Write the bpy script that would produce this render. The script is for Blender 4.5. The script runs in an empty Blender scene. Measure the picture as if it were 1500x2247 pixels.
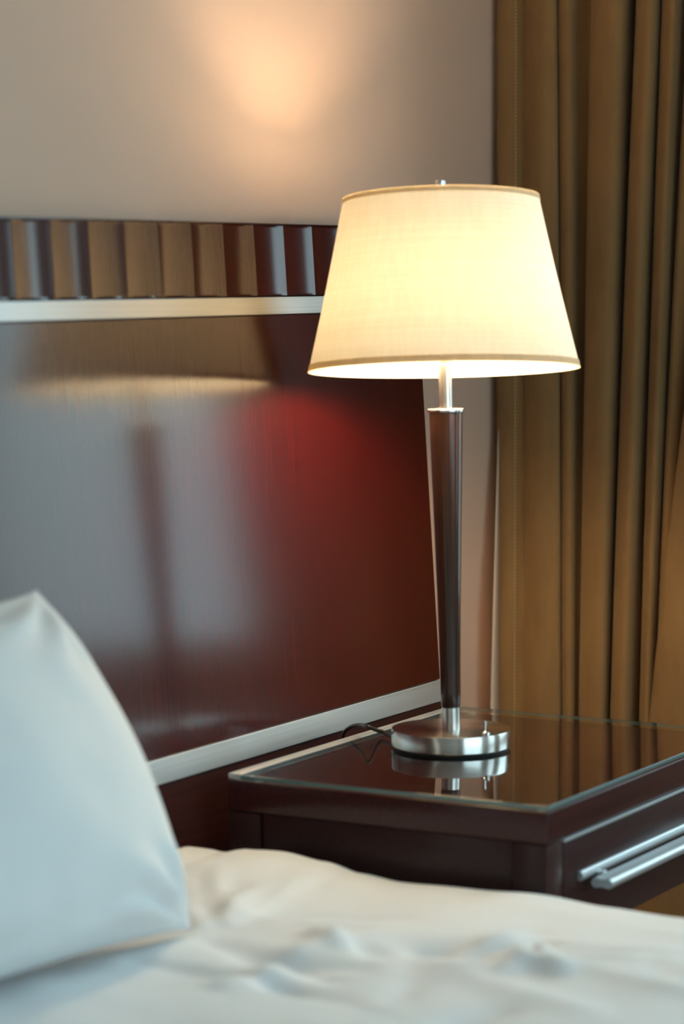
import bpy, bmesh, math, random
from mathutils import Vector, Matrix, noise

random.seed(4)
SC = bpy.context.scene
COL = SC.collection
PI = math.pi

# ------------------------------------------------------------------ camera
F_PX, W_PX, H_PX = 6093.0, 1500, 2247
YAW, PITCH = math.radians(29.07), math.radians(5.004)
ZC = 1.2                                   # camera height above the floor
cam_d = bpy.data.cameras.new('camera')
cam = bpy.data.objects.new('camera', cam_d)
COL.objects.link(cam)
SC.camera = cam
cam_d.sensor_fit = 'VERTICAL'
cam_d.sensor_height = 36.0
cam_d.lens = F_PX / H_PX * 36.0
cam_d.clip_start = 0.05
fh = Vector((math.cos(YAW), math.sin(YAW), 0))
rt = Vector((math.sin(YAW), -math.cos(YAW), 0))
fwd = fh * math.cos(PITCH) - Vector((0, 0, 1)) * math.sin(PITCH)
upv = rt.cross(fwd)
M = Matrix((rt, upv, -fwd)).transposed().to_4x4()
M.translation = (0, 0, ZC)
cam.matrix_world = M
cam_d.dof.use_dof = True
cam_d.dof.focus_distance = 3.93
cam_d.dof.aperture_fstop = 2.9

# ------------------------------------------------------------------ world, daylight, exposure
SC.view_settings.view_transform = 'Standard'
SC.view_settings.look = 'None'
SC.view_settings.gamma = 1.0
SC.view_settings.use_curve_mapping = False
SC.view_settings.exposure = 1.42
world = bpy.data.worlds.new('overcast_sky')
SC.world = world
world.use_nodes = True
wn, wl = world.node_tree.nodes, world.node_tree.links
bg = wn['Background']
tc = wn.new('ShaderNodeTexCoord'); sp = wn.new('ShaderNodeSeparateXYZ')
rp = wn.new('ShaderNodeValToRGB')
wl.new(tc.outputs['Generated'], sp.inputs[0]); wl.new(sp.outputs['Z'], rp.inputs[0])
rp.color_ramp.elements[0].position = 0.0
rp.color_ramp.elements[0].color = (0.33, 0.46, 0.50, 1)
rp.color_ramp.elements[1].position = 0.45
rp.color_ramp.elements[1].color = (0.60, 0.85, 0.95, 1)
wl.new(rp.outputs[0], bg.inputs['Color'])
bg.inputs['Strength'].default_value = 2.15

def portal(name, loc, rot, sx, sy):
    l = bpy.data.lights.new(name, 'AREA'); l.shape = 'RECTANGLE'
    l.size, l.size_y = sx, sy
    l.cycles.is_portal = True
    o = bpy.data.objects.new(name, l); COL.objects.link(o)
    o.location = loc; o.rotation_euler = rot
    return o
WIN_Y0, WIN_Y1, WIN_Z0, WIN_Z1 = 0.58, 1.29, 0.60, 2.45
XW = 4.06                                   # window wall
YB = 1.927                                  # wall behind the bed
XL, YF, ZT = -1.3, -2.8, 2.65
W3_Y0, W3_Y1 = -2.4, -0.10                  # wide unseen window added further along the same wall for more daylight
for ya, yb in ((WIN_Y0, WIN_Y1), (W3_Y0, W3_Y1)):
    portal('window_portal', (XW + 0.02, (ya + yb) / 2, (WIN_Z0 + WIN_Z1) / 2), (0, math.radians(90), 0), WIN_Z1 - WIN_Z0, yb - ya)
FW_X0, FW_X1, FW_Z0, FW_Z1 = -0.4, 3.0, 0.5, 2.35     # unseen window added behind the camera as frontal fill
portal('window_portal', ((FW_X0 + FW_X1) / 2, YF - 0.02, (FW_Z0 + FW_Z1) / 2),
       (math.radians(90), 0, 0), FW_X1 - FW_X0, FW_Z1 - FW_Z0)

# ------------------------------------------------------------------ pixel helpers (camera measured from the photograph)
def ray(x, y):
    return fwd + rt * ((x - 750) / F_PX) + upv * ((1123.5 - y) / F_PX)
def on_x(x, y, X):
    v = ray(x, y); v = v * (X / v.x); return Vector((v.x, v.y, v.z + ZC))
def on_y(x, y, Y):
    v = ray(x, y); v = v * (Y / v.y); return Vector((v.x, v.y, v.z + ZC))
def on_z(x, y, Z):
    v = ray(x, y); v = v * ((Z - ZC) / v.z); return Vector((v.x, v.y, v.z + ZC))
def on_d(x, y, d):
    v = ray(x, y) * d; return Vector((v.x, v.y, v.z + ZC))

# ------------------------------------------------------------------ materials
def new_mat(name):
    m = bpy.data.materials.new(name); m.use_nodes = True
    return m, m.node_tree.nodes, m.node_tree.links, m.node_tree.nodes['Principled BSDF']
def simple(name, col, rough=0.5, metal=0.0, **kw):
    m, n, l, b = new_mat(name)
    b.inputs['Base Color'].default_value = (*col, 1)
    b.inputs['Roughness'].default_value = rough
    b.inputs['Metallic'].default_value = metal
    for k, v in kw.items():
        b.inputs[k.replace('_', ' ')].default_value = v
    return m
def noise_bump(n, l, b, scale, strength, dist=0.001, vec=None, detail=6):
    t = n.new('ShaderNodeTexNoise'); t.inputs['Scale'].default_value = scale; t.inputs['Detail'].default_value = detail
    bp = n.new('ShaderNodeBump'); bp.inputs['Strength'].default_value = strength; bp.inputs['Distance'].default_value = dist
    l.new(t.outputs['Fac'], bp.inputs['Height']); l.new(bp.outputs['Normal'], b.inputs['Normal'])
    if vec: l.new(vec, t.inputs['Vector'])
    return t
def obj_vec(n, l, scale=(1, 1, 1)):
    t = n.new('ShaderNodeTexCoord'); mp = n.new('ShaderNodeMapping')
    mp.inputs['Scale'].default_value = scale
    l.new(t.outputs['Object'], mp.inputs['Vector']); return mp.outputs['Vector']
def ramp(n, l, fac, stops):
    r = n.new('ShaderNodeValToRGB'); cr = r.color_ramp
    while len(cr.elements) < len(stops): cr.elements.new(0.5)
    for e, (p, c) in zip(cr.elements, stops): e.position = p; e.color = (*c, 1)
    l.new(fac, r.inputs[0]); return r.outputs[0]

def lacquer(name, dark, light, spec_ior, rough, coat_rough, grain=(70, 70, 1.2), coat_ior=1.6, cw=1.0):
    m, n, l, b = new_mat(name)
    v = obj_vec(n, l, grain)
    t = n.new('ShaderNodeTexNoise'); t.inputs['Scale'].default_value = 3.0; t.inputs['Detail'].default_value = 4
    l.new(v, t.inputs['Vector'])
    l.new(ramp(n, l, t.outputs['Fac'], [(0.35, dark), (0.65, light)]), b.inputs['Base Color'])
    b.inputs['Roughness'].default_value = rough
    b.inputs['IOR'].default_value = spec_ior
    b.inputs['Coat Weight'].default_value = cw
    b.inputs['Specular IOR Level'].default_value = 0.08
    b.inputs['Coat Roughness'].default_value = coat_rough
    b.inputs['Coat IOR'].default_value = coat_ior
    return m
M_head = lacquer('mahogany_lacquer', (0.034, 0.0009, 0.0004), (0.048, 0.0012, 0.0006), 1.45, 0.45, 0.16, (110, 110, 1.2), coat_ior=1.58)
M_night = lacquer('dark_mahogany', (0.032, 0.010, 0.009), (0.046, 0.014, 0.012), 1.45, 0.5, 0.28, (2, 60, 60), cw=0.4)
M_night_top = lacquer('mahogany_top', (0.036, 0.009, 0.008), (0.055, 0.013, 0.011), 1.45, 0.35, 0.22, (2, 60, 60), cw=0.4)
M_groove = simple('dark_recess', (0.01, 0.004, 0.003), 0.6)

def brushed(name, col, rough, scale, aniso=0.0, radial=False, metal=1.0):
    m, n, l, b = new_mat(name)
    b.inputs['Metallic'].default_value = metal
    b.inputs['Anisotropic'].default_value = aniso
    b.inputs['Anisotropic Rotation'].default_value = 0.25 if radial else 0.0
    v = obj_vec(n, l, scale)
    t = n.new('ShaderNodeTexNoise'); t.inputs['Scale'].default_value = 1.0; t.inputs['Detail'].default_value = 3
    l.new(v, t.inputs['Vector'])
    c2 = tuple(x * 0.86 for x in col)
    l.new(ramp(n, l, t.outputs['Fac'], [(0.3, c2), (0.7, col)]), b.inputs['Base Color'])
    mr = n.new('ShaderNodeMapRange'); mr.inputs['To Min'].default_value = rough * 0.85; mr.inputs['To Max'].default_value = rough * 1.15
    l.new(t.outputs['Fac'], mr.inputs['Value']); l.new(mr.outputs['Result'], b.inputs['Roughness'])
    if radial:
        tg = n.new('ShaderNodeTangent'); tg.direction_type = 'RADIAL'; tg.axis = 'Z'
        l.new(tg.outputs[0], b.inputs['Tangent'])
    return m
M_alu = brushed('satin_aluminium', (0.68, 0.70, 0.71), 0.42, (3, 400, 400), metal=0.75)
M_steel = brushed('brushed_steel', (0.74, 0.71, 0.67), 0.22, (5, 5, 900), 0.6, True)
M_chrome = simple('polished_chrome', (0.8, 0.8, 0.8), 0.12, 1.0)
M_black = lacquer('black_brown_lacquer', (0.032, 0.012, 0.007), (0.046, 0.017, 0.009), 1.5, 0.4, 0.12, cw=0.7)
M_rubber = simple('black_rubber', (0.012, 0.012, 0.012), 0.6)
M_cord = simple('brown_black_cord', (0.02, 0.014, 0.010), 0.4)

def wall_mat(name, col):
    m, n, l, b = new_mat(name)
    t0 = n.new('ShaderNodeTexNoise'); t0.inputs['Scale'].default_value = 2.0
    l.new(ramp(n, l, t0.outputs['Fac'], [(0.3, tuple(c * 0.97 for c in col)), (0.7, col)]), b.inputs['Base Color'])
    b.inputs['Roughness'].default_value = 0.75
    noise_bump(n, l, b, 260, 0.25, 0.0008, obj_vec(n, l))
    return m
M_wall = wall_mat('rose_beige_paint', (0.67, 0.450, 0.340))
M_wall3 = wall_mat('taupe_paint', (0.36, 0.26, 0.20))
M_wall2 = wall_mat('cream_paint', (0.55, 0.50, 0.45))
M_ceil = wall_mat('white_paint', (0.75, 0.74, 0.72))
M_trim = simple('white_gloss_paint', (0.75, 0.75, 0.73), 0.35)

def carpet_mat():
    m, n, l, b = new_mat('brown_carpet')
    t = n.new('ShaderNodeTexNoise'); t.inputs['Scale'].default_value = 300
    l.new(ramp(n, l, t.outputs['Fac'], [(0.3, (0.10, 0.065, 0.04)), (0.7, (0.20, 0.13, 0.08))]), b.inputs['Base Color'])
    b.inputs['Roughness'].default_value = 0.95
    noise_bump(n, l, b, 400, 0.6, 0.004)
    return m
M_carpet = carpet_mat()

def suede(name, c1, c2):
    m, n, l, b = new_mat(name)
    v = obj_vec(n, l, (6, 6, 1.6))
    t = n.new('ShaderNodeTexNoise'); t.inputs['Scale'].default_value = 2.2; t.inputs['Detail'].default_value = 7; t.inputs['Roughness'].default_value = 0.65
    l.new(v, t.inputs['Vector'])
    l.new(ramp(n, l, t.outputs['Fac'], [(0.3, c1), (0.7, c2)]), b.inputs['Base Color'])
    b.inputs['Roughness'].default_value = 0.9
    b.inputs['Specular IOR Level'].default_value = 0.2
    b.inputs['Sheen Weight'].default_value = 0.25
    b.inputs['Sheen Roughness'].default_value = 0.5
    b.inputs['Sheen Tint'].default_value = (0.9, 0.7, 0.45, 1)
    noise_bump(n, l, b, 900, 0.35, 0.0006, obj_vec(n, l))
    return m
M_curtain = suede('ochre_suede', (0.210, 0.116, 0.047), (0.290, 0.168, 0.070))
M_stitch = simple('ochre_thread', (0.50, 0.34, 0.15), 0.7)
M_lining = simple('cream_lining', (0.72, 0.55, 0.42), 0.8)

def linen(name, col, bump_s):
    m, n, l, b = new_mat(name)
    b.inputs['Base Color'].default_value = (*col, 1)
    b.inputs['Roughness'].default_value = 0.85
    b.inputs['Sheen Weight'].default_value = 0.15
    noise_bump(n, l, b, bump_s, 0.15, 0.001, obj_vec(n, l))
    return m
M_pillow = linen('white_pillowcase', (0.70, 0.72, 0.73), 600)
M_duvet = linen('white_duvet_cover', (0.77, 0.79, 0.81), 500)
M_mattress = linen('mattress_ticking', (0.6, 0.6, 0.6), 300)

def shade_mat(name, fac):
    m = bpy.data.materials.new(name); m.use_nodes = True
    n, l = m.node_tree.nodes, m.node_tree.links
    n.clear()
    out = n.new('ShaderNodeOutputMaterial')
    d = n.new('ShaderNodeBsdfDiffuse'); t = n.new('ShaderNodeBsdfTranslucent')
    mx = n.new('ShaderNodeMixShader'); mx.inputs[0].default_value = fac
    v = obj_vec(n, l, (140, 140, 7))
    tx = n.new('ShaderNodeTexNoise'); tx.inputs['Scale'].default_value = 1.0; tx.inputs['Detail'].default_value = 5
    l.new(v, tx.inputs['Vector'])
    v2 = obj_vec(n, l, (3, 3, 340))
    tx2 = n.new('ShaderNodeTexNoise'); tx2.inputs['Scale'].default_value = 1.0; tx2.inputs['Detail'].default_value = 2
    l.new(v2, tx2.inputs['Vector'])
    ad = n.new('ShaderNodeMath'); ad.operation = 'ADD'; l.new(tx.outputs['Fac'], ad.inputs[0]); l.new(tx2.outputs['Fac'], ad.inputs[1])
    hf = n.new('ShaderNodeMath'); hf.operation = 'MULTIPLY'; hf.inputs[1].default_value = 0.5; l.new(ad.outputs[0], hf.inputs[0])
    l.new(ramp(n, l, hf.outputs[0], [(0.35, (0.74, 0.70, 0.63)), (0.65, (0.80, 0.77, 0.71))]), d.inputs['Color'])
    l.new(ramp(n, l, hf.outputs[0], [(0.35, (0.80, 0.68, 0.48)), (0.65, (0.90, 0.79, 0.59))]), t.inputs['Color'])
    l.new(d.outputs[0], mx.inputs[1]); l.new(t.outputs[0], mx.inputs[2]); l.new(mx.outputs[0], out.inputs[0])
    return m
M_shade = shade_mat('cream_shade_fabric', 0.082)
M_tape = shade_mat('shade_trim_tape', 0.65)

def glass_mat(name, tint, refl_rough=0.0, ior=1.52):
    m = bpy.data.materials.new(name); m.use_nodes = True
    n, l = m.node_tree.nodes, m.node_tree.links
    n.clear()
    out = n.new('ShaderNodeOutputMaterial')
    tr = n.new('ShaderNodeBsdfTransparent'); tr.inputs[0].default_value = (*tint, 1)
    g = n.new('ShaderNodeBsdfGlossy'); g.inputs['Roughness'].default_value = refl_rough
    fr = n.new('ShaderNodeFresnel'); fr.inputs[0].default_value = ior
    mx = n.new('ShaderNodeMixShader')
    # both surfaces of the sheet reflect: 2F / (1 + F), counted once, where a ray enters
    ge = n.new('ShaderNodeNewGeometry')
    def mth(op, a, b):
        q = n.new('ShaderNodeMath'); q.operation = op
        for i_, v_ in enumerate((a, b)):
            if hasattr(v_, 'default_value'): l.new(v_, q.inputs[i_])
            else: q.inputs[i_].default_value = v_
        return q.outputs[0]
    F = fr.outputs[0]
    two = mth('DIVIDE', mth('MULTIPLY', F, 2.0), mth('ADD', F, 1.0))
    fac = mth('MULTIPLY', two, mth('SUBTRACT', 1.0, ge.outputs['Backfacing']))
    l.new(fac, mx.inputs[0]); l.new(tr.outputs[0], mx.inputs[1]); l.new(g.outputs[0], mx.inputs[2])
    l.new(mx.outputs[0], out.inputs[0])
    return m
M_glass = glass_mat('clear_glass_face', (0.93, 0.97, 0.95))
M_glass_edge = simple('green_glass_edge', (0.10, 0.17, 0.165), 0.12, 0.0, IOR=1.7)
M_window_glass = glass_mat('window_glass', (0.97, 0.98, 0.98))
M_bumper = simple('clear_bumper', (0.55, 0.50, 0.42), 0.2)

def bulb_mat():
    m, n, l, b = new_mat('warm_frosted_bulb')
    b.inputs['Base Color'].default_value = (0.9, 0.8, 0.6, 1)
    b.inputs['Emission Color'].default_value = (1.0, 0.78, 0.48, 1)
    b.inputs['Emission Strength'].default_value = 74
    return m

# ------------------------------------------------------------------ mesh helpers
def link(name, me, mat, parent=None, smooth=False):
    o = bpy.data.objects.new(name, me); COL.objects.link(o)
    if mat is not None:
        for m_ in (mat if isinstance(mat, (list, tuple)) else [mat]): me.materials.append(m_)
    if parent: o.parent = parent
    if smooth: me.polygons.foreach_set('use_smooth', [True] * len(me.polygons))
    return o
def obj(name, bm, mat, parent=None, smooth=False):
    me = bpy.data.meshes.new(name)
    bmesh.ops.recalc_face_normals(bm, faces=bm.faces)
    bm.to_mesh(me); bm.free()
    return link(name, me, mat, parent, smooth)
def thing(name, label, cat, loc=(0, 0, 0), rot=(0, 0, 0), group=None):
    o = bpy.data.objects.new(name, None); COL.objects.link(o)
    o.location = loc; o.rotation_euler = rot
    o.empty_display_size = 0.1
    o['label'] = label; o['category'] = cat
    if group: o['group'] = group
    return o
def tag(o, label, cat, group=None):
    o['label'] = label; o['category'] = cat
    if group: o['group'] = group
    return o
def struct(o): o['kind'] = 'structure'; return o
def box_bm(x0, x1, y0, y1, z0, z1, bev=0.0, seg=2, bm=None):
    bm = bm or bmesh.new()
    vs = [bm.verts.new((x, y, z)) for x in (x0, x1) for y in (y0, y1) for z in (z0, z1)]
    fs = [(0, 1, 3, 2), (4, 6, 7, 5), (0, 4, 5, 1), (2, 3, 7, 6), (0, 2, 6, 4), (1, 5, 7, 3)]
    new = [bm.faces.new([vs[i] for i in f]) for f in fs]
    if bev:
        es = list({e for f in new for e in f.edges})
        bmesh.ops.bevel(bm, geom=es, offset=bev, segments=seg, affect='EDGES', profile=0.5)
    return bm
def lathe_bm(prof, seg=64, cap0=True, cap1=True, bm=None, closed=False):
    """prof: list of (r, z)."""
    bm = bm or bmesh.new()
    rings = []
    for r, z in prof:
        rings.append([bm.verts.new((r * math.cos(2 * PI * i / seg), r * math.sin(2 * PI * i / seg), z)) for i in range(seg)])
    pairs = list(zip(rings, rings[1:]))
    if closed: pairs.append((rings[-1], rings[0]))
    for a, b in pairs:
        for i in range(seg):
            j = (i + 1) % seg
            bm.faces.new((a[i], a[j], b[j], b[i]))
    if not closed:
        if cap0: bm.faces.new(rings[0][::-1])
        if cap1: bm.faces.new(rings[-1])
    return bm
def tube_bm(pts, r, seg=10, bm=None, sub=8):
    """smooth tube along Catmull-Rom points"""
    P = [Vector(p) for p in pts]
    Q = []
    for i in range(len(P) - 1):
        p0 = P[max(i - 1, 0)]; p1 = P[i]; p2 = P[i + 1]; p3 = P[min(i + 2, len(P) - 1)]
        for k in range(sub):
            t = k / sub
            Q.append(0.5 * ((2 * p1) + (-p0 + p2) * t + (2 * p0 - 5 * p1 + 4 * p2 - p3) * t * t + (-p0 + 3 * p1 - 3 * p2 + p3) * t ** 3))
    Q.append(P[-1])
    bm = bm or bmesh.new()
    rings = []; side = None
    for i, q in enumerate(Q):
        d = (Q[min(i + 1, len(Q) - 1)] - Q[max(i - 1, 0)]).normalized()
        if side is None:
            side = d.cross(Vector((0, 0, 1)))
            if side.length < 0.01: side = d.cross(Vector((1, 0, 0)))
        side = (side - d * side.dot(d)).normalized(); up = d.cross(side)
        rings.append([bm.verts.new(q + side * math.cos(2 * PI * k / seg) * r + up * math.sin(2 * PI * k / seg) * r) for k in range(seg)])
    for a, b in zip(rings, rings[1:]):
        for i in range(seg):
            j = (i + 1) % seg; bm.faces.new((a[i], a[j], b[j], b[i]))
    bm.faces.new(rings[0][::-1]); bm.faces.new(rings[-1])
    return bm
def autosmooth(o, ang=35):
    me = o.data
    me.polygons.foreach_set('use_smooth', [True] * len(me.polygons))
    me.set_sharp_from_angle(angle=math.radians(ang))
    return o

# ------------------------------------------------------------------ the room shell
T = 0.12
struct(obj('floor', box_bm(XL - T, XW + T, YF - T, YB + T, -T, 0), M_carpet))
struct(obj('ceiling', box_bm(XL - T, XW + T, YF - T, YB + T, ZT, ZT + T), M_ceil))
struct(obj('wall_back', box_bm(XL, XW, YB, YB + T, 0, ZT), M_wall))
struct(obj('wall_left', box_bm(XL - T, XL, YF, YB, 0, ZT), M_wall2))
bm = box_bm(XW, XW + T, YF, W3_Y0, 0, ZT)
box_bm(XW, XW + T, W3_Y1, WIN_Y0, 0, ZT, bm=bm)
box_bm(XW, XW + T, WIN_Y1, YB, 0, ZT, bm=bm)
for ya, yb in ((WIN_Y0, WIN_Y1), (W3_Y0, W3_Y1)):
    box_bm(XW, XW + T, ya, yb, 0, WIN_Z0, bm=bm)
    box_bm(XW, XW + T, ya, yb, WIN_Z1, ZT, bm=bm)
struct(obj('wall_right', bm, M_wall3))
bm = box_bm(XL, FW_X0, YF - T, YF, 0, ZT)
box_bm(FW_X1, XW, YF - T, YF, 0, ZT, bm=bm)
box_bm(FW_X0, FW_X1, YF - T, YF, 0, FW_Z0, bm=bm)
box_bm(FW_X0, FW_X1, YF - T, YF, FW_Z1, ZT, bm=bm)
struct(obj('wall_front', bm, M_wall2))
struct(obj('baseboard_back', box_bm(XL, XW, YB - 0.012, YB, 0, 0.09, 0.003), M_trim))
struct(obj('baseboard_right', box_bm(XW - 0.012, XW, YF, YB - 0.012, 0, 0.09, 0.003), M_trim))

def window_on_x(name, x0, x1, y0, y1, z0, z1, mull):
    r = bpy.data.objects.new(name, None); COL.objects.link(r); r.location = (x0, (y0 + y1) / 2, z0); struct(r)
    ox, oy, oz = r.location
    f = 0.05
    bm = box_bm(x0 - ox, x1 - ox, y0 - oy, y1 - oy, 0, f)
    box_bm(x0 - ox, x1 - ox, y0 - oy, y1 - oy, z1 - oz - f, z1 - oz, bm=bm)
    box_bm(x0 - ox, x1 - ox, y0 - oy, y0 + f - oy, f, z1 - oz - f, bm=bm)
    box_bm(x0 - ox, x1 - ox, y1 - f - oy, y1 - oy, f, z1 - oz - f, bm=bm)
    for my in mull:
        box_bm(x0 - ox, x1 - ox, my - 0.03 - oy, my + 0.03 - oy, f, z1 - oz - f, bm=bm)
    obj('window_frame', bm, M_trim, r)
    edges = [y0 + f] + [v for my in mull for v in (my - 0.03, my + 0.03)] + [y1 - f]
    for a, b in zip(edges[::2], edges[1::2]):
        obj('pane', box_bm((x0 + x1) / 2 - ox - 0.003, (x0 + x1) / 2 - ox + 0.003, a - oy, b - oy, f, z1 - oz - f), M_window_glass, r)
window_on_x('window_1', XW + 0.03, XW + 0.09, WIN_Y0, WIN_Y1, WIN_Z0, WIN_Z1, [])
window_on_x('added_window_right', XW + 0.03, XW + 0.09, W3_Y0, W3_Y1, WIN_Z0, WIN_Z1, [-1.25])  # invented opening, lets extra sky light in
r = bpy.data.objects.new('added_window_front', None); COL.objects.link(r); r.location = ((FW_X0 + FW_X1) / 2, YF - 0.06, FW_Z0); struct(r)  # invented opening, brightens back wall and curtain from the front
hw = (FW_X1 - FW_X0) / 2; hh = FW_Z1 - FW_Z0
bm = box_bm(-hw, hw, -0.03, 0.03, 0, 0.05)
box_bm(-hw, hw, -0.03, 0.03, hh - 0.05, hh, bm=bm)
for x in (-hw, -0.03, hw - 0.05): box_bm(x, x + 0.05, -0.03, 0.03, 0.05, hh - 0.05, bm=bm)
obj('window_frame', bm, M_trim, r)
for x0, x1 in ((-hw + 0.05, -0.03), (0.02, hw - 0.05)):
    obj('pane', box_bm(x0, x1, -0.003, 0.003, 0.05, hh - 0.05), M_window_glass, r)

# ------------------------------------------------------------------ headboard (leans back 3.9 degrees)
TILT = math.radians(3.9)
KH = 1.852 / 1.873
HX = 3.675 * KH
hb = thing('headboard', 'glossy red-brown mahogany headboard with a fluted top band and metal rails against the wall', 'headboard',
           (HX, 1.852, ZC - 0.63), (-TILT, 0, 0))
HBL = -2.75                                  # local x of the left end
HT = 0.022
S_BOT, S_L0, S_L1, S_U0, S_U1, S_F0, S_F1, S_TOP = [-0.569] + [KH * v + 0.00706 for v in (-0.015, 0.017, 0.570, 0.5935, 0.5955, 0.690, 0.6935)]
obj('lower_panel', box_bm(HBL, 0, 0.0, HT, S_BOT, S_L0 - 0.001), M_night, hb)  # darker than the main panel: shade of bed and nightstand put into the colour
obj('main_panel', box_bm(HBL, 0, 0.0, HT, S_L1 + 0.001, S_U0 - 0.001, 0.0008, 1), M_head, hb)
obj('backing_board', box_bm(HBL, 0, HT + 0.0002, HT + 0.004, S_BOT + 0.01, S_TOP - 0.001), M_groove, hb)
obj('rail', box_bm(HBL, 0, -0.002, HT, S_L0, S_L1, 0.0008, 2), M_alu, hb)
obj('rail', box_bm(HBL, 0, -0.002, HT, S_U0, S_U1, 0.0008, 2), M_alu, hb)
obj('cap_strip', box_bm(HBL, 0, 0.004, HT, S_F1 + 0.0006, S_TOP, 0.0006, 1), M_head, hb)
PITCH_F = 0.0787 * KH
def flute_bm(w, z0, z1, sag, th):
    """slab with a shallow concave front and sharp ridges; the hollow runs out in a short scoop near both ends"""
    bm = bmesh.new(); N = 16
    zs = [z0, z0 + 0.002, z0 + 0.005, z1 - 0.005, z1 - 0.002, z1]
    dp = [0.6, 0.9, 1.0, 1.0, 0.9, 0.6]
    rows = []
    for z, d in zip(zs, dp):
        row = []
        for i in range(N + 1):
            u = -1 + 2 * i / N
            row.append(bm.verts.new((u * w / 2, sag * d * (1 - u * u), z)))
        rows.append(row)
    for a, b in zip(rows, rows[1:]):
        for i in range(N): bm.faces.new((a[i], a[i + 1], b[i + 1], b[i]))
    back = [[bm.verts.new((x, th, z)) for x in (-w / 2, w / 2)] for z in (z0, z1)]
    bm.faces.new((back[0][1], back[0][0], back[1][0], back[1][1]))
    bm.faces.new(rows[0][::-1] + [back[0][0], back[0][1]])
    bm.faces.new(rows[-1] + [back[1][1], back[1][0]])
    bm.faces.new([r_[0] for r_ in rows] + [back[1][0], back[0][0]])
    bm.faces.new([r_[-1] for r_ in rows][::-1] + [back[0][1], back[1][1]])
    return bm
fl0 = None
x = HX
k = 0
edge_x = 3.368 * KH - HX                          # a ridge measured in the photograph
xs = []
c = edge_x + PITCH_F / 2
while c + PITCH_F / 2 < 0.001: xs.append(c); c += PITCH_F
c = edge_x - PITCH_F / 2
while c - PITCH_F / 2 > HBL: xs.append(c); c -= PITCH_F
xs.sort(reverse=True)
for c in xs:
    if fl0 is None:
        fl0 = obj('flute', flute_bm(PITCH_F - 0.0008, S_F0, S_F1, 0.0036, HT), M_head, hb)
        autosmooth(fl0, 12); o = fl0
    else:
        o = fl0.copy(); COL.objects.link(o); o.parent = hb
    o.location = (c, 0, 0)
rem = -(max(xs) + PITCH_F / 2)
if rem > 0.004:
    obj('end_block', box_bm(-rem, 0, 0.0, HT, S_F0, S_F1, 0.0006, 1), M_head, hb)

# ------------------------------------------------------------------ nightstand
NX0, NX1, NY0, NY1 = 2.937, 3.557, 1.356, 1.797
ZG = ZC - 0.63                               # top face of the glass
GT = 0.0055; BUMP = 0.0028
ZWT = ZG - GT - BUMP                         # top face of the wood
ns = thing('nightstand', 'dark mahogany nightstand with one drawer and metal bar handle right of the bed', 'nightstand',
           ((NX0 + NX1) / 2, (NY0 + NY1) / 2, 0))
def nb(name, x0, x1, y0, y1, z0, z1, mat, bev=0.001, seg=2, parent=None):
    ox, oy = ns.location.x, ns.location.y
    return autosmooth(obj(name, box_bm(x0 - ox, x1 - ox, y0 - oy, y1 - oy, z0, z1, bev, seg), mat, parent or ns), 40)
ZA = ZC - 0.677                              # bottom of the top slab
ZD0 = ZC - 0.806                             # bottom of the drawer
nb('top_slab', NX0, NX1, NY0, NY1, ZA, ZWT, M_night_top, 0.002, 3)
nb('rear_strip', NX0 + 0.002, NX1 - 0.002, NY1 - 0.0175, NY1, ZWT + 0.0001, ZG, M_alu, 0.0008)
for xa, ya in ((NX0, NY0), (NX1 - 0.046, NY0), (NX0, NY1 - 0.046), (NX1 - 0.046, NY1 - 0.046)):
    nb('leg', xa + 0.001, xa + 0.045, ya + 0.001, ya + 0.045, 0.0, ZA - 0.0012, M_night, 0.001)
nb('side_panel', NX0 + 0.006, NX0 + 0.02, NY0 + 0.0475, NY1 - 0.0475, ZD0, ZA - 0.0012, M_night)
nb('side_panel', NX1 - 0.02, NX1 - 0.006, NY0 + 0.0475, NY1 - 0.0475, ZD0, ZA - 0.0012, M_night)
nb('back_panel', NX0 + 0.046, NX1 - 0.047, NY1 - 0.02, NY1 - 0.008, ZD0, ZA - 0.0012, M_night)
nb('bottom_panel', NX0 + 0.022, NX1 - 0.022, NY0 + 0.05, NY1 - 0.05, ZD0, ZD0 + 0.012, M_night)
nb('inlay_strip', NX0 + 0.0475, NX1 - 0.0475, NY0 - 0.0015, NY0 + 0.010, ZA - 0.0052, ZA - 0.0014, M_alu, 0.0006)
dr = nb('drawer', NX0 + 0.0475, NX1 - 0.0475, NY0 + 0.0005, NY0 + 0.022, ZD0, ZA - 0.0075, M_night, 0.0015)
# extruded aluminium pull: a flat backing flange and a double-ribbed bar in front of it
ox, oy = ns.location.x, ns.location.y
HX0, HX1 = 3.010, 3.484
HZ = ZC - 0.7335
def extrude_x(prof, x0, x1):
    bm = bmesh.new()
    a = [bm.verts.new((x0 - ox, y - oy, z)) for y, z in prof]; b = [bm.verts.new((x1 - ox, y - oy, z)) for y, z in prof]
    n = len(prof)
    for i in range(n):
        j = (i + 1) % n; bm.faces.new((a[i], a[j], b[j], b[i]))
    bm.faces.new(a[::-1]); bm.faces.new(b)
    return bm
autosmooth(obj('handle', extrude_x([(NY0, HZ + 0.0085), (NY0 - 0.004, HZ + 0.0085), (NY0 - 0.006, HZ + 0.006), (NY0 - 0.006, HZ - 0.0005),
                         (NY0 - 0.004, HZ - 0.003), (NY0, HZ - 0.003)], HX0 + 0.016, HX1 - 0.016), M_alu, dr), 50)
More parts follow.
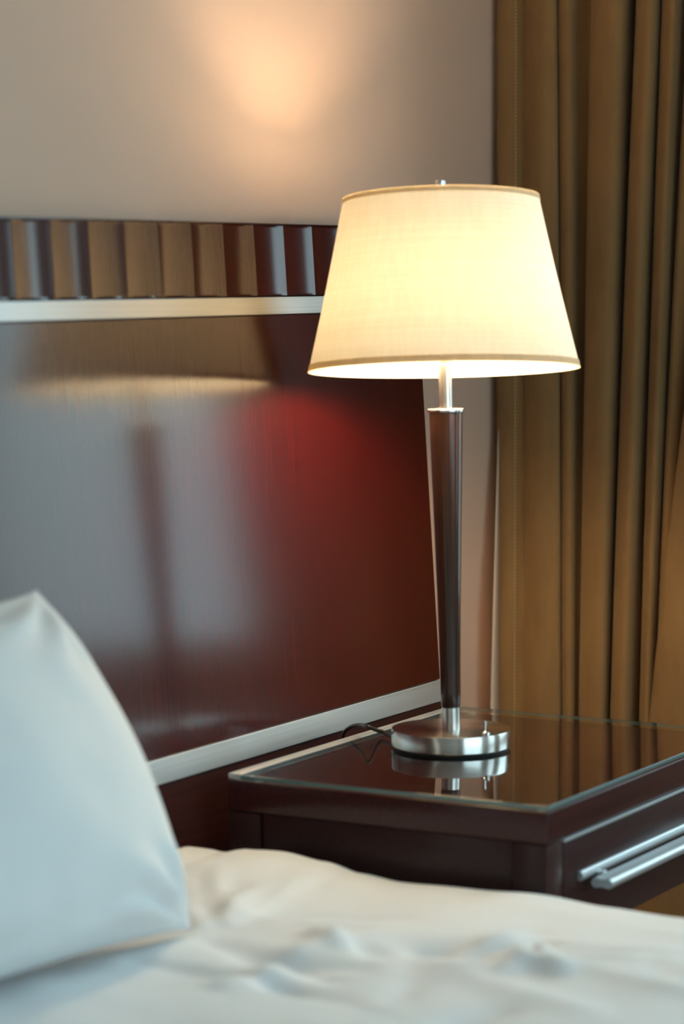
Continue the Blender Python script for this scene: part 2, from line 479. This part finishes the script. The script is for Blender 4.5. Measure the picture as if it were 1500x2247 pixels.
def bar_profile():
    yc = NY0 - 0.026; zc = HZ - 0.006; pts = []
    # dog-bone: two round ribs joined by a waist
    for k in range(9):
        a = math.radians(-110 + 220 * k / 8 + 180); pts.append((yc - 0.0085 + 0.0058 * math.cos(a) * -1 * -1, zc + 0.0055 * math.sin(a) * -1))
    pts2 = []
    for k in range(9):
        a = math.radians(-110 + 220 * k / 8); pts2.append((yc + 0.0085 + 0.0058 * math.cos(a), zc + 0.0055 * math.sin(a)))
    return pts, pts2
p1, p2 = bar_profile()
prof = sorted(p1, key=lambda q: math.atan2(q[1] - p1[4][1], q[0] - (NY0 - 0.0345)))
yc = NY0 - 0.026; zc = HZ - 0.006
prof = []
for k in range(9):
    a = math.radians(-125 + 250 * k / 8); prof.append((yc + 0.0080 + 0.0062 * math.cos(a), zc + 0.0062 * math.sin(a)))
for k in range(9):
    a = math.radians(55 + 250 * k / 8); prof.append((yc - 0.0080 + 0.0062 * math.cos(a), zc + 0.0062 * math.sin(a)))
autosmooth(obj('handle_bar', extrude_x(prof, HX0 + 0.028, HX1 - 0.028), M_alu, dr), 50)
for xx in (HX0 + 0.06, HX1 - 0.07):
    autosmooth(obj('handle_post', box_bm(xx - ox, xx + 0.012 - ox, NY0 - 0.014 - oy, NY0 - 0.0055 - oy, HZ - 0.009, HZ + 0.001, 0.001), M_alu, dr))

# glass sheet on clear bumpers
gl = thing('glass_top', 'clear green-edged glass sheet lying on top of the nightstand', 'glass', ((NX0 + NX1) / 2, (NY0 + NY1) / 2, ZG - GT))
ox2, oy2 = gl.location.x, gl.location.y
bm = box_bm(NX0 - 0.002 - ox2, NX1 + 0.002 - ox2, NY0 - 0.002 - oy2, NY1 - 0.0190 - oy2, 0, GT, 0.0007, 2)
for f in bm.faces:
    f.material_index = 0 if abs(f.normal.z) > 0.9 else 1
bmesh.ops.recalc_face_normals(bm, faces=bm.faces)
for f in bm.faces: f.material_index = 0 if abs(f.normal.z) > 0.9 else 1
obj('glass_sheet', bm, [M_glass, M_glass_edge], gl)
for xa, ya in ((NX0 + 0.012, NY0 + 0.012), (NX1 - 0.012, NY0 + 0.012), (NX0 + 0.010, NY1 - 0.040), (NX1 - 0.012, NY1 - 0.040)):
    o = autosmooth(obj('bumper', lathe_bm([(0.0065, -BUMP), (0.0065, -0.0001)], 20), M_bumper, gl)); o.location = (xa - ox2, ya - oy2, 0)

# ------------------------------------------------------------------ table lamp
BC = on_z(989.5, 1641, ZG)
LD = BC.dot(fwd) - ZC * fwd.z                # depth along the view axis
lamp = thing('table_lamp', 'lit table lamp with cream shade, black pole and steel base on the nightstand', 'lamp', BC)
MPP = LD / F_PX                              # metres per photo pixel at the lamp
def rel(p): return Vector(p) - BC
autosmooth(obj('foot_pad', lathe_bm([(0.076, 0.0), (0.0765, 0.001), (0.0765, 0.0035), (0.076, 0.0038)], 96), M_rubber, lamp), 30)
BH = 0.0268
base = autosmooth(obj('base', lathe_bm([(0.0782, 0.0038), (0.0788, 0.0046), (0.0788, BH - 0.0014), (0.0783, BH - 0.0004), (0.0774, BH)], 128), M_steel, lamp), 30)
# the stem leans a touch
def on_h(x, y, d):                            # point of a photo ray at a horizontal distance d
    v = ray(x, y); v = v * (d / v.dot(fh)); return Vector((v.x, v.y, v.z + ZC))
LH = BC.dot(fh)
top_c = rel(on_h(977.5, 897, LH + 0.006))
stem = bpy.data.objects.new('stem', None)
def axis_pt(y_px):                            # point of the stem axis at the height of a photo row
    t = (y_px - 1603) / (897 - 1603.0)
    b0 = Vector((0, 0, BH)); return b0.lerp(top_c, t)
axis = (top_c - Vector((0, 0, BH))).normalized()
def axis_obj(name, prof, mat, seg=64, parent=lamp, ang=30, caps=True):
    """prof = (radius_m, distance along the stem axis from the base top)"""
    o = autosmooth(obj(name, lathe_bm(prof, seg, caps, caps), mat, parent), ang)
    o.location = (0, 0, BH); o.rotation_euler = axis.to_track_quat('Z', 'Y').to_euler()
    return o
L = (top_c - Vector((0, 0, BH))).length
def al(y_px): return L * (1603 - y_px) / (1603 - 897.0)
R = lambda w: w * MPP / 2
axis_obj('lower_collar', [(R(40), -0.0004), (R(40), al(1557))], M_steel)
axis_obj('pole', [(R(39), al(1556.9)), (R(42), al(1550)), (R(44), al(1520)), (R(45.5), al(1450)), (R(52), al(1300)), (R(60), al(1150)), (R(67), al(1030)), (R(72), al(920)), (R(72.5), al(905))], M_black)
axis_obj('pole_cap', [(R(74), al(904.8)), (R(79), al(903)), (R(79.5), al(900)), (R(79), al(897.5)), (R(77), al(896.8))], M_steel)
axis_obj('upper_tube', [(R(29), al(896.6)), (R(29), al(800)), (R(27), al(799)), (R(27), al(740))], M_steel)
axis_obj('socket', [(R(24), al(739.5)), (R(30), al(730)), (R(30), al(675)), (R(24), al(672))], M_rubber, 32)
# shade
SB = rel(on_h(973.5, 811, LH + 0.008)); ST = rel(on_h(966.5, 435, LH + 0.030))
sax = (ST - SB).normalized()
sh_len = (ST - SB).length
RB, RT_ = 294.5 * MPP, 212.5 * MPP
def shade_obj(name, bm, mat, ang=40):
    o = autosmooth(obj(name, bm, mat, lamp), ang)
    o.location = SB; o.rotation_euler = sax.to_track_quat('Z', 'Y').to_euler(); return o
prof = [(RB + (RT_ - RB) * t - 0.0012 * math.sin(PI * t), sh_len * t) for t in [i / 14 for i in range(15)]]
shade_obj('lamp_shade', lathe_bm(prof, 144, False, False), M_shade)
def band(r0, z0, r1, z1, th, bm=None):
    return lathe_bm([(r0 - th, z0), (r0 + th, z0), (r1 + th, z1), (r1 - th, z1)], 144, bm=bm, closed=True)
slope = (RT_ - RB) / sh_len
shade_obj('bottom_trim', band(RB, -0.001, RB + slope * 0.0085, 0.0085, 0.0009), M_tape, 30)
shade_obj('top_trim', band(RT_ - slope * 0.006, sh_len - 0.006, RT_, sh_len + 0.001, 0.0009), M_tape, 30)
# spider that carries the shade, harp, finial and bulb
bm = bmesh.new()
for k in range(3):
    a = 2 * PI * k / 3 + 0.5
    tube_bm([(0.004 * math.cos(a), 0.004 * math.sin(a), sh_len - 0.004), (RT_ * 0.55 * math.cos(a), RT_ * 0.55 * math.sin(a), sh_len - 0.010),
             ((RT_ - 0.001) * math.cos(a), (RT_ - 0.001) * math.sin(a), sh_len - 0.003)], 0.0014, 8, bm=bm, sub=4)
shade_obj('spider', bm, M_chrome)
bm = bmesh.new()
for s in (-1, 1):
    tube_bm([(s * 0.010, 0, 0.045), (s * 0.045, 0, 0.07), (s * 0.058, 0, 0.12), (s * 0.045, 0, 0.18), (s * 0.012, 0, sh_len - 0.012), (0, 0, sh_len - 0.009)], 0.0013, 8, bm=bm, sub=5)
shade_obj('harp', bm, M_chrome)
shade_obj('finial', lathe_bm([(0.0030, sh_len - 0.006), (0.0030, sh_len + 0.012), (0.0064, sh_len + 0.0125), (0.0068, sh_len + 0.014), (0.0068, sh_len + 0.0225), (0.0060, sh_len + 0.0235)], 32), M_chrome, 30)
bulb_prof = [(r_, z_ - 0.024) for r_, z_ in [(0.013, 0.045), (0.014, 0.055), (0.023, 0.070), (0.031, 0.086), (0.034, 0.103), (0.031, 0.119), (0.023, 0.131), (0.012, 0.138), (0.003, 0.140)]]
bulb = shade_obj('bulb', lathe_bm(bulb_prof, 32), bulb_mat(), 60)
# toggle switch on the base
sw = rel(on_z(1063.5, 1612, ZG + BH))
bm = lathe_bm([(0.0042, 0), (0.0042, 0.002), (0.0030, 0.0035), (0.0016, 0.0045), (0.0015, 0.012), (0.0021, 0.0165), (0.0019, 0.018)], 24)
o = autosmooth(obj('switch', bm, M_chrome, lamp)); o.location = (sw.x, sw.y, BH)
bm = lathe_bm([(0.0030, 0), (0.0030, 0.004), (0.0024, 0.0050), (0.001, 0.0054)], 20)
o2 = autosmooth(obj('switch_nut', bm, M_chrome, lamp)); q = rel(on_z(1069, 1615, ZG + BH)); o2.location = (q.x, q.y, BH)
# cord, over the back edge of the nightstand
cp = [BC + Vector((-0.0735, 0.010, 0.0085)), on_z(846, 1609, ZG + 0.006), on_z(828, 1603, ZG + 0.010), on_y(808, 1595, 1.742), on_y(792, 1591, 1.775), on_y(776, 1592.5, 1.795),
      on_y(764, 1598, 1.808), on_y(755, 1607, 1.818), on_y(752, 1622, 1.824), on_y(752, 1660, 1.822), on_y(755, 1800, 1.814), Vector((3.12, 1.8075, 0.12))]
autosmooth(obj('power_cord', tube_bm([p - BC for p in cp], 0.0026, 10), M_cord, lamp), 60)

# ------------------------------------------------------------------ curtain (bunched at the side of the window)
XC = 3.955
PF = [  # (photo column at top of frame, column near the sill, centimetres towards the room)
    (1092, 1091, 0.6), (1096, 1094, 1.2), (1112, 1110, 1.5), (1131, 1128, 1.35), (1138, 1136, 0.8), (1150, 1150, 0.2), (1161, 1160, 1.4), (1185, 1185, 2.4), (1208, 1215, 2.1),
    (1219, 1228, 1.2), (1222, 1231, -2.6), (1224, 1233, -2.6), (1227, 1236, 0.8), (1242, 1246, 1.6), (1256, 1256, 0.9), (1266, 1262, -0.8), (1280, 1267, -2.0),
    (1298, 1271, -2.8), (1301, 1272.5, 0.3), (1305, 1276, 1.5), (1330, 1298, 2.6), (1358, 1318, 2.5), (1376, 1330, 0.6), (1386, 1336, -2.8), (1396, 1339, -5.0), (1399, 1340.5, 0.0),
    (1404, 1345, 1.7), (1425, 1364, 2.8), (1442, 1380, 1.4), (1450, 1394, -1.6), (1453, 1403, -3.8), (1455, 1404, 0.2), (1462, 1409, 1.4), (1478, 1418, 2.0), (1492, 1430, 0.4),
    (1500, 1434, -1.6), (1512, 1436, -2.6), (1516, 1437, 0.0), (1522, 1441, 0.9), (1550, 1452, 0.2), (1600, 1452, -2.2), (1636, 1428, -2.0), (1640, 1425, 1.2), (1646, 1429, 2.4),
    (1690, 1490, 3.4), (1740, 1560, 2.4), (1770, 1600, -1.0), (1782, 1612, -3.2), (1788, 1616, 0.5), (1815, 1650, 2.6), (1840, 1690, 1.2), (1852, 1702, -3.0), (1860, 1712, 0.6), (1890, 1745, 2.4)]
def cat(a, b, c, d, t):
    return 0.5 * ((2 * b) + (-a + c) * t + (2 * a - 5 * b + 4 * c - d) * t * t + (-a + 3 * b - 3 * c + d) * t ** 3)
def curtain_mesh():
    z_of = lambda y: on_x(1300, y, XC).z
    zt, zb = z_of(0), z_of(1590)
    cols = []
    for px0, px1, d in PF:
        X0 = XC - d / 100
        yt = on_x(px0, 0, X0).y; yb = on_x(px1, 1590, X0).y
        cols.append((yt, yb, X0))
    Z0, Z1, NZ, SUB = 0.02, 2.55, 56, 5
    vs, fs = [], []
    ncol = (len(cols) - 1) * SUB + 1
    for j in range(NZ + 1):
        z = Z0 + (Z1 - Z0) * j / NZ
        t = (z - zt) / (zb - zt)               # 0 at frame top, 1 at the sill row
        t = max(-0.9, min(1.55, t))
        tt = t if t < 0 else t + 0.08 * math.sin(PI * min(t, 1.0))
        for i in range(len(cols) - 1):
            idx = [max(i - 1, 0), i, i + 1, min(i + 2, len(cols) - 1)]
            for k in range(SUB + (1 if i == len(cols) - 2 else 0)):
                u = k / SUB
                y = cat(*[cols[q][0] + (cols[q][1] - cols[q][0]) * tt for q in idx], u)
                x = cat(*[cols[q][2] for q in idx], u)
                w = 0.0016 * noise.noise(Vector((y * 9, z * 2.2, 3.1))) + 0.0006 * noise.noise(Vector((y * 40, z * 9, 7)))
                vs.append((x + w * 1.5, y + w * 0.4, z))
    for j in range(NZ):
        for i in range(ncol - 1):
            a = j * ncol + i; fs.append((a, a + 1, a + ncol + 1, a + ncol))
    me = bpy.data.meshes.new('curtain_fabric'); me.from_pydata(vs, [], fs); me.update()
    return me
YC0 = 1.72
cur = thing('curtain', 'ochre brown suede curtain hanging in deep vertical folds in the corner behind the lamp', 'curtain', (XC, YC0, 0))
o = link('curtain_fabric', curtain_mesh(), M_curtain, cur, True); o.location = (-XC, -YC0, 0)
sol = o.modifiers.new('thickness', 'SOLIDIFY'); sol.thickness = 0.0014; sol.offset = 1
# stitched hem line
bm = bmesh.new()
for k in range(230):
    y0 = -60 + k * 8.0
    t = y0 / 1590.0
    px = 1131 + (1128 - 1131) * t
    p0 = on_x(px, y0, XC - 0.0162); p1 = on_x(px, y0 + 4.6, XC - 0.0162)
    box_bm(p0.x - 0.0004 - XC, p0.x + 0.0012 - XC, p0.y - 0.0005 - YC0, p0.y + 0.0005 - YC0, p1.z, p0.z, bm=bm)
o = obj('hem_stitching', bm, M_stitch, cur); o['kind'] = 'stuff'
# pale lining showing past the leading edge low down
vs, fs = [], []
NL = 30
for j in range(NL + 1):
    yp = 900 + (1930 - 900) * j / NL
    f_ = max(0.0, (yp - 900) / 690)
    xe = 1094.5 - 20 * min(f_, 1.3) ** 0.9
    a = on_x(xe, yp, XC - 0.008 - 0.052 * min(1.0, f_ * 1.5)); b = on_x(1095, yp, XC - 0.008)
    for p in (a, (a + b) / 2 + Vector((-0.002, 0, 0)), b): vs.append((p.x - XC, p.y - YC0, p.z))
for j in range(NL):
    for i in range(2):
        q = j * 3 + i; fs.append((q, q + 1, q + 4, q + 3))
me = bpy.data.meshes.new('lining'); me.from_pydata(vs, [], fs); me.update()
o = link('lining', me, M_lining, cur, True); s = o.modifiers.new('thickness', 'SOLIDIFY'); s.thickness = 0.0008
# track that carries it
o = obj('curtain_track', box_bm(-0.02, 0.02, -2.95, YB - 0.02 - YC0, 2.56, 2.59, 0.003), M_trim, cur)

# ------------------------------------------------------------------ bed: base, mattress, duvet
BX0, BX1, BY0, BY1 = 1.22, 2.885, -0.10, 1.80
bed = thing('bed', 'wide bed with a white mattress in front of the headboard, under the duvet', 'bed', ((BX0 + BX1) / 2, (BY0 + BY1) / 2, 0))
bx, by = bed.location.x, bed.location.y
autosmooth(obj('bed_base', box_bm(BX0 + 0.03 - bx, BX1 - 0.03 - bx, BY0 + 0.03 - by, BY1 - by - 0.01, 0.06, 0.22, 0.01), M_night, bed))
for xa in (BX0 + 0.08, BX1 - 0.14):
    for ya in (BY0 + 0.08, BY1 - 0.14):
        obj('leg', box_bm(xa - bx, xa + 0.06 - bx, ya - by, ya + 0.06 - by, 0, 0.06, 0.004), M_night, bed)
autosmooth(obj('mattress', box_bm(BX0 - bx + 0.01, BX1 - bx - 0.01, BY0 - by, BY1 - by, 0.221, 0.425, 0.03, 4), M_mattress, bed), 60)

SIL = [(-0.3, -0.730), (0.9, -0.731), (1.173, -0.7305), (1.26, -0.728), (1.345, -0.7225), (1.43, -0.726), (1.525, -0.7285), (1.58, -0.724), (1.63, -0.7145), (1.69, -0.7085), (1.74, -0.711), (1.775, -0.718), (1.79, -0.7165), (1.86, -0.717)]
def sil(y):
    for (a, za), (b, zb) in zip(SIL, SIL[1:]):
        if y <= b:
            t = (y - a) / (b - a); t = t * t * (3 - 2 * t); return za + (zb - za) * t
    return SIL[-1][1]
def ridge(p, q, width, h, x, y):
    """a soft crease from p to q"""
    dx, dy = q[0] - p[0], q[1] - p[1]; l2 = dx * dx + dy * dy
    t = max(0, min(1, ((x - p[0]) * dx + (y - p[1]) * dy) / l2))
    ex, ey = x - (p[0] + t * dx), y - (p[1] + t * dy)
    return h * math.exp(-(ex * ex + ey * ey) / (width * width)) * math.sin(PI * min(1, 0.15 + t * 0.85)) ** 0.5
rr = random.Random(11)
creases = []
for k in range(9):                           # fan of creases running from the pillow corner towards the nightstand
    a = math.radians(12 + k * 7 + rr.uniform(-3, 3)); r0 = rr.uniform(0.06, 0.14); r1 = rr.uniform(0.22, 0.36)
    creases.append(((2.50 + r0 * math.cos(a), 1.55 + r0 * math.sin(a)), (2.50 + r1 * math.cos(a), 1.55 + r1 * math.sin(a)), rr.uniform(0.010, 0.018), rr.uniform(0.003, 0.007)))
for k in range(26):                          # crumpled patch in the foreground
    cx_, cy_ = rr.uniform(2.30, 2.72), rr.uniform(1.18, 1.52)
    a = rr.uniform(0, PI); l_ = rr.uniform(0.04, 0.11)
    creases.append(((cx_ - l_ * math.cos(a), cy_ - l_ * math.sin(a)), (cx_ + l_ * math.cos(a), cy_ + l_ * math.sin(a)), rr.uniform(0.010, 0.022), rr.uniform(-0.008, 0.010)))
for k in range(10):
    cx_, cy_ = rr.uniform(2.5, 2.85), rr.uniform(0.9, 1.3)
    a = rr.uniform(1.1, 2.0); l_ = rr.uniform(0.1, 0.2)
    creases.append(((cx_ - l_ * math.cos(a), cy_ - l_ * math.sin(a)), (cx_ + l_ * math.cos(a), cy_ + l_ * math.sin(a)), rr.uniform(0.015, 0.03), rr.uniform(0.003, 0.006)))
DX1 = 2.925
def duvet_mesh():
    us = []                                   # across the bed: flat top then the rounded drop on either side
    n_top = 190
    xa, xb = BX0 + 0.03, DX1 - 0.045
    for i in range(n_top + 1): us.append(('t', xa + (xb - xa) * (i / n_top)))
    prof = []
    Rr = 0.045
    for k in range(7, 0, -1):
        a = PI / 2 * k / 7
        prof.append((xa - Rr * math.sin(a), -Rr * (1 - math.cos(a)), 0.0))
    left_drop = [(xa - Rr - 0.004 * (k % 2), -Rr - 0.03 * k, 0) for k in range(7, 0, -1)]
    cols = left_drop + prof + [(u[1], 0.0, 1.0) for u in us]
    for k in range(1, 8):
        a = PI / 2 * k / 7; cols.append((xb + Rr * math.sin(a), -Rr * (1 - math.cos(a)), 1.0 - k / 9))
    for k in range(1, 9): cols.append((xb + Rr, -Rr - 0.03 * k, 0.0))
    NY = 260; Y0, Y1 = -0.14, 1.826
    vs, fs = [], []
    for j in range(NY + 1):
        y = Y0 + (Y1 - Y0) * j / NY
        s = sil(y) + ZC
        # head end sinks gently under the headboard gap
        for (x, dz, w) in cols:
            z = s + dz
            if w > 0:
                sx = min(1.0, max(0.0, (x - 2.60) / 0.26)); blend = 1 - sx * sx * (3 - 2 * sx)
                base_z = ZC - 0.722
                z = (base_z * blend + s * (1 - blend)) + dz
                v = Vector((x * 3.2, y * 3.2, 0.4))
                amp = 0.25 + 0.75 * blend
                z += w * amp * (0.009 * noise.noise(v) + 0.004 * noise.noise(v * 2.7) + 0.0016 * noise.noise(v * 7))
                if x > 2.1 and y > 0.7:
                    for p, q, wd, h in creases:
                        if abs(x - (p[0] + q[0]) / 2) < 0.3 and abs(y - (p[1] + q[1]) / 2) < 0.3:
                            z += w * (0.35 + 0.65 * blend) * 1.35 * ridge(p, q, wd, h, x, y)
                xx = x
            else:
                xx = x + 0.008 * noise.noise(Vector((y * 4, dz * 3, 2))) * (1 if dz < -0.05 else 0)
            vs.append((xx, y, max(z, 0.05)))
    nc = len(cols)
    for j in range(NY):
        for i in range(nc - 1):
            a = j * nc + i; fs.append((a, a + 1, a + nc + 1, a + nc))
    me = bpy.data.meshes.new('duvet'); me.from_pydata(vs, [], fs); me.update()
    return me
duv = link('duvet', duvet_mesh(), M_duvet, None, True)
s = duv.modifiers.new('thickness', 'SOLIDIFY'); s.thickness = 0.006; s.offset = -1
tag(duv, 'rumpled white duvet spread over the bed in the foreground', 'duvet')

# ------------------------------------------------------------------ pillow leaning against the headboard
C0 = Vector((2.512, 1.585, 0.485)); C1 = Vector((2.456, 1.745, 0.853))
PU = (C1 - C0); PL = Vector((-0.998, 0.06, 0.0)) * 0.66
PN = PL.cross(PU).normalized()
if PN.y > 0: PN = -PN
def pillow_mesh():
    N, Mv = 72, 56
    vs, fs = [], []
    TH = 0.105
    def pt(u, v, side):
        # u: 0 right edge .. 1 left edge, v: 0 bottom .. 1 top
        a, b = 2 * u - 1, 2 * v - 1
        # edges pull in between the corner ears
        a2 = a * (1 + 0.10 * (1 - b * b) * abs(a) ** 2)
        b2 = b * (1 - 0.075 * (1 - a * a) ** 0.7 * abs(b) ** 3)
        ta = max(0.0, 1 - abs(a) ** 2.2); tb = max(0.0, 1 - abs(b) ** 2.2)
        th = TH * (ta ** 0.55) * (tb ** 0.5)
        # creases running in from corners and the seam
        cr = 0
        for ca, cb, sd in ((-1, 1, 1), (-1, -1, 2), (1, 1, 3), (1, -1, 4)):
            da, db = a - ca, b - cb; r_ = math.hypot(da, db); an = math.atan2(db, da)
            cr += math.sin(an * 13 + sd * 1.7) * math.exp(-((r_ - 0.28) / 0.24) ** 2) * 0.0085
        cr += 0.009 * noise.noise(Vector((a * 2.6, b * 2.0, 5 + side))) + 0.0025 * noise.noise(Vector((a * 6, b * 3, 9 + side)))
        # slumped soft fold along the lower edge
        cr -= 0.008 * math.exp(-((b + 0.82 + 0.1 * a) / 0.07) ** 2) * (0.6 + 0.4 * math.sin(a * 9))
        th = th + cr * min(1, ta * 3) * min(1, tb * 3)
        p = C0 + PL * ((a2 + 1) / 2) + PU * ((b2 + 1) / 2)
        return p + PN * th * (1.0 if side == 0 else -0.55)
    for side in (0, 1):
        off = len(vs)
        for j in range(Mv + 1):
            for i in range(N + 1):
                # denser sampling near the edges
                u = 0.5 - 0.5 * math.cos(PI * i / N); v = 0.5 - 0.5 * math.cos(PI * j / Mv)
                vs.append(pt(u, v, side))
        for j in range(Mv):
            for i in range(N):
                a = off + j * (N + 1) + i
                f = (a, a + 1, a + N + 2, a + N + 1)
                fs.append(f if side else f[::-1])
    me = bpy.data.meshes.new('pillow'); me.from_pydata([tuple(v) for v in vs], [], fs)
    bm = bmesh.new(); bm.from_mesh(me); bmesh.ops.remove_doubles(bm, verts=bm.verts, dist=0.0004)
    bmesh.ops.recalc_face_normals(bm, faces=bm.faces); bm.to_mesh(me); bm.free()
    return me
pil = link('pillow', pillow_mesh(), M_pillow, None, True)
tag(pil, 'plump white pillow leaning against the headboard on the left of the bed', 'pillow')
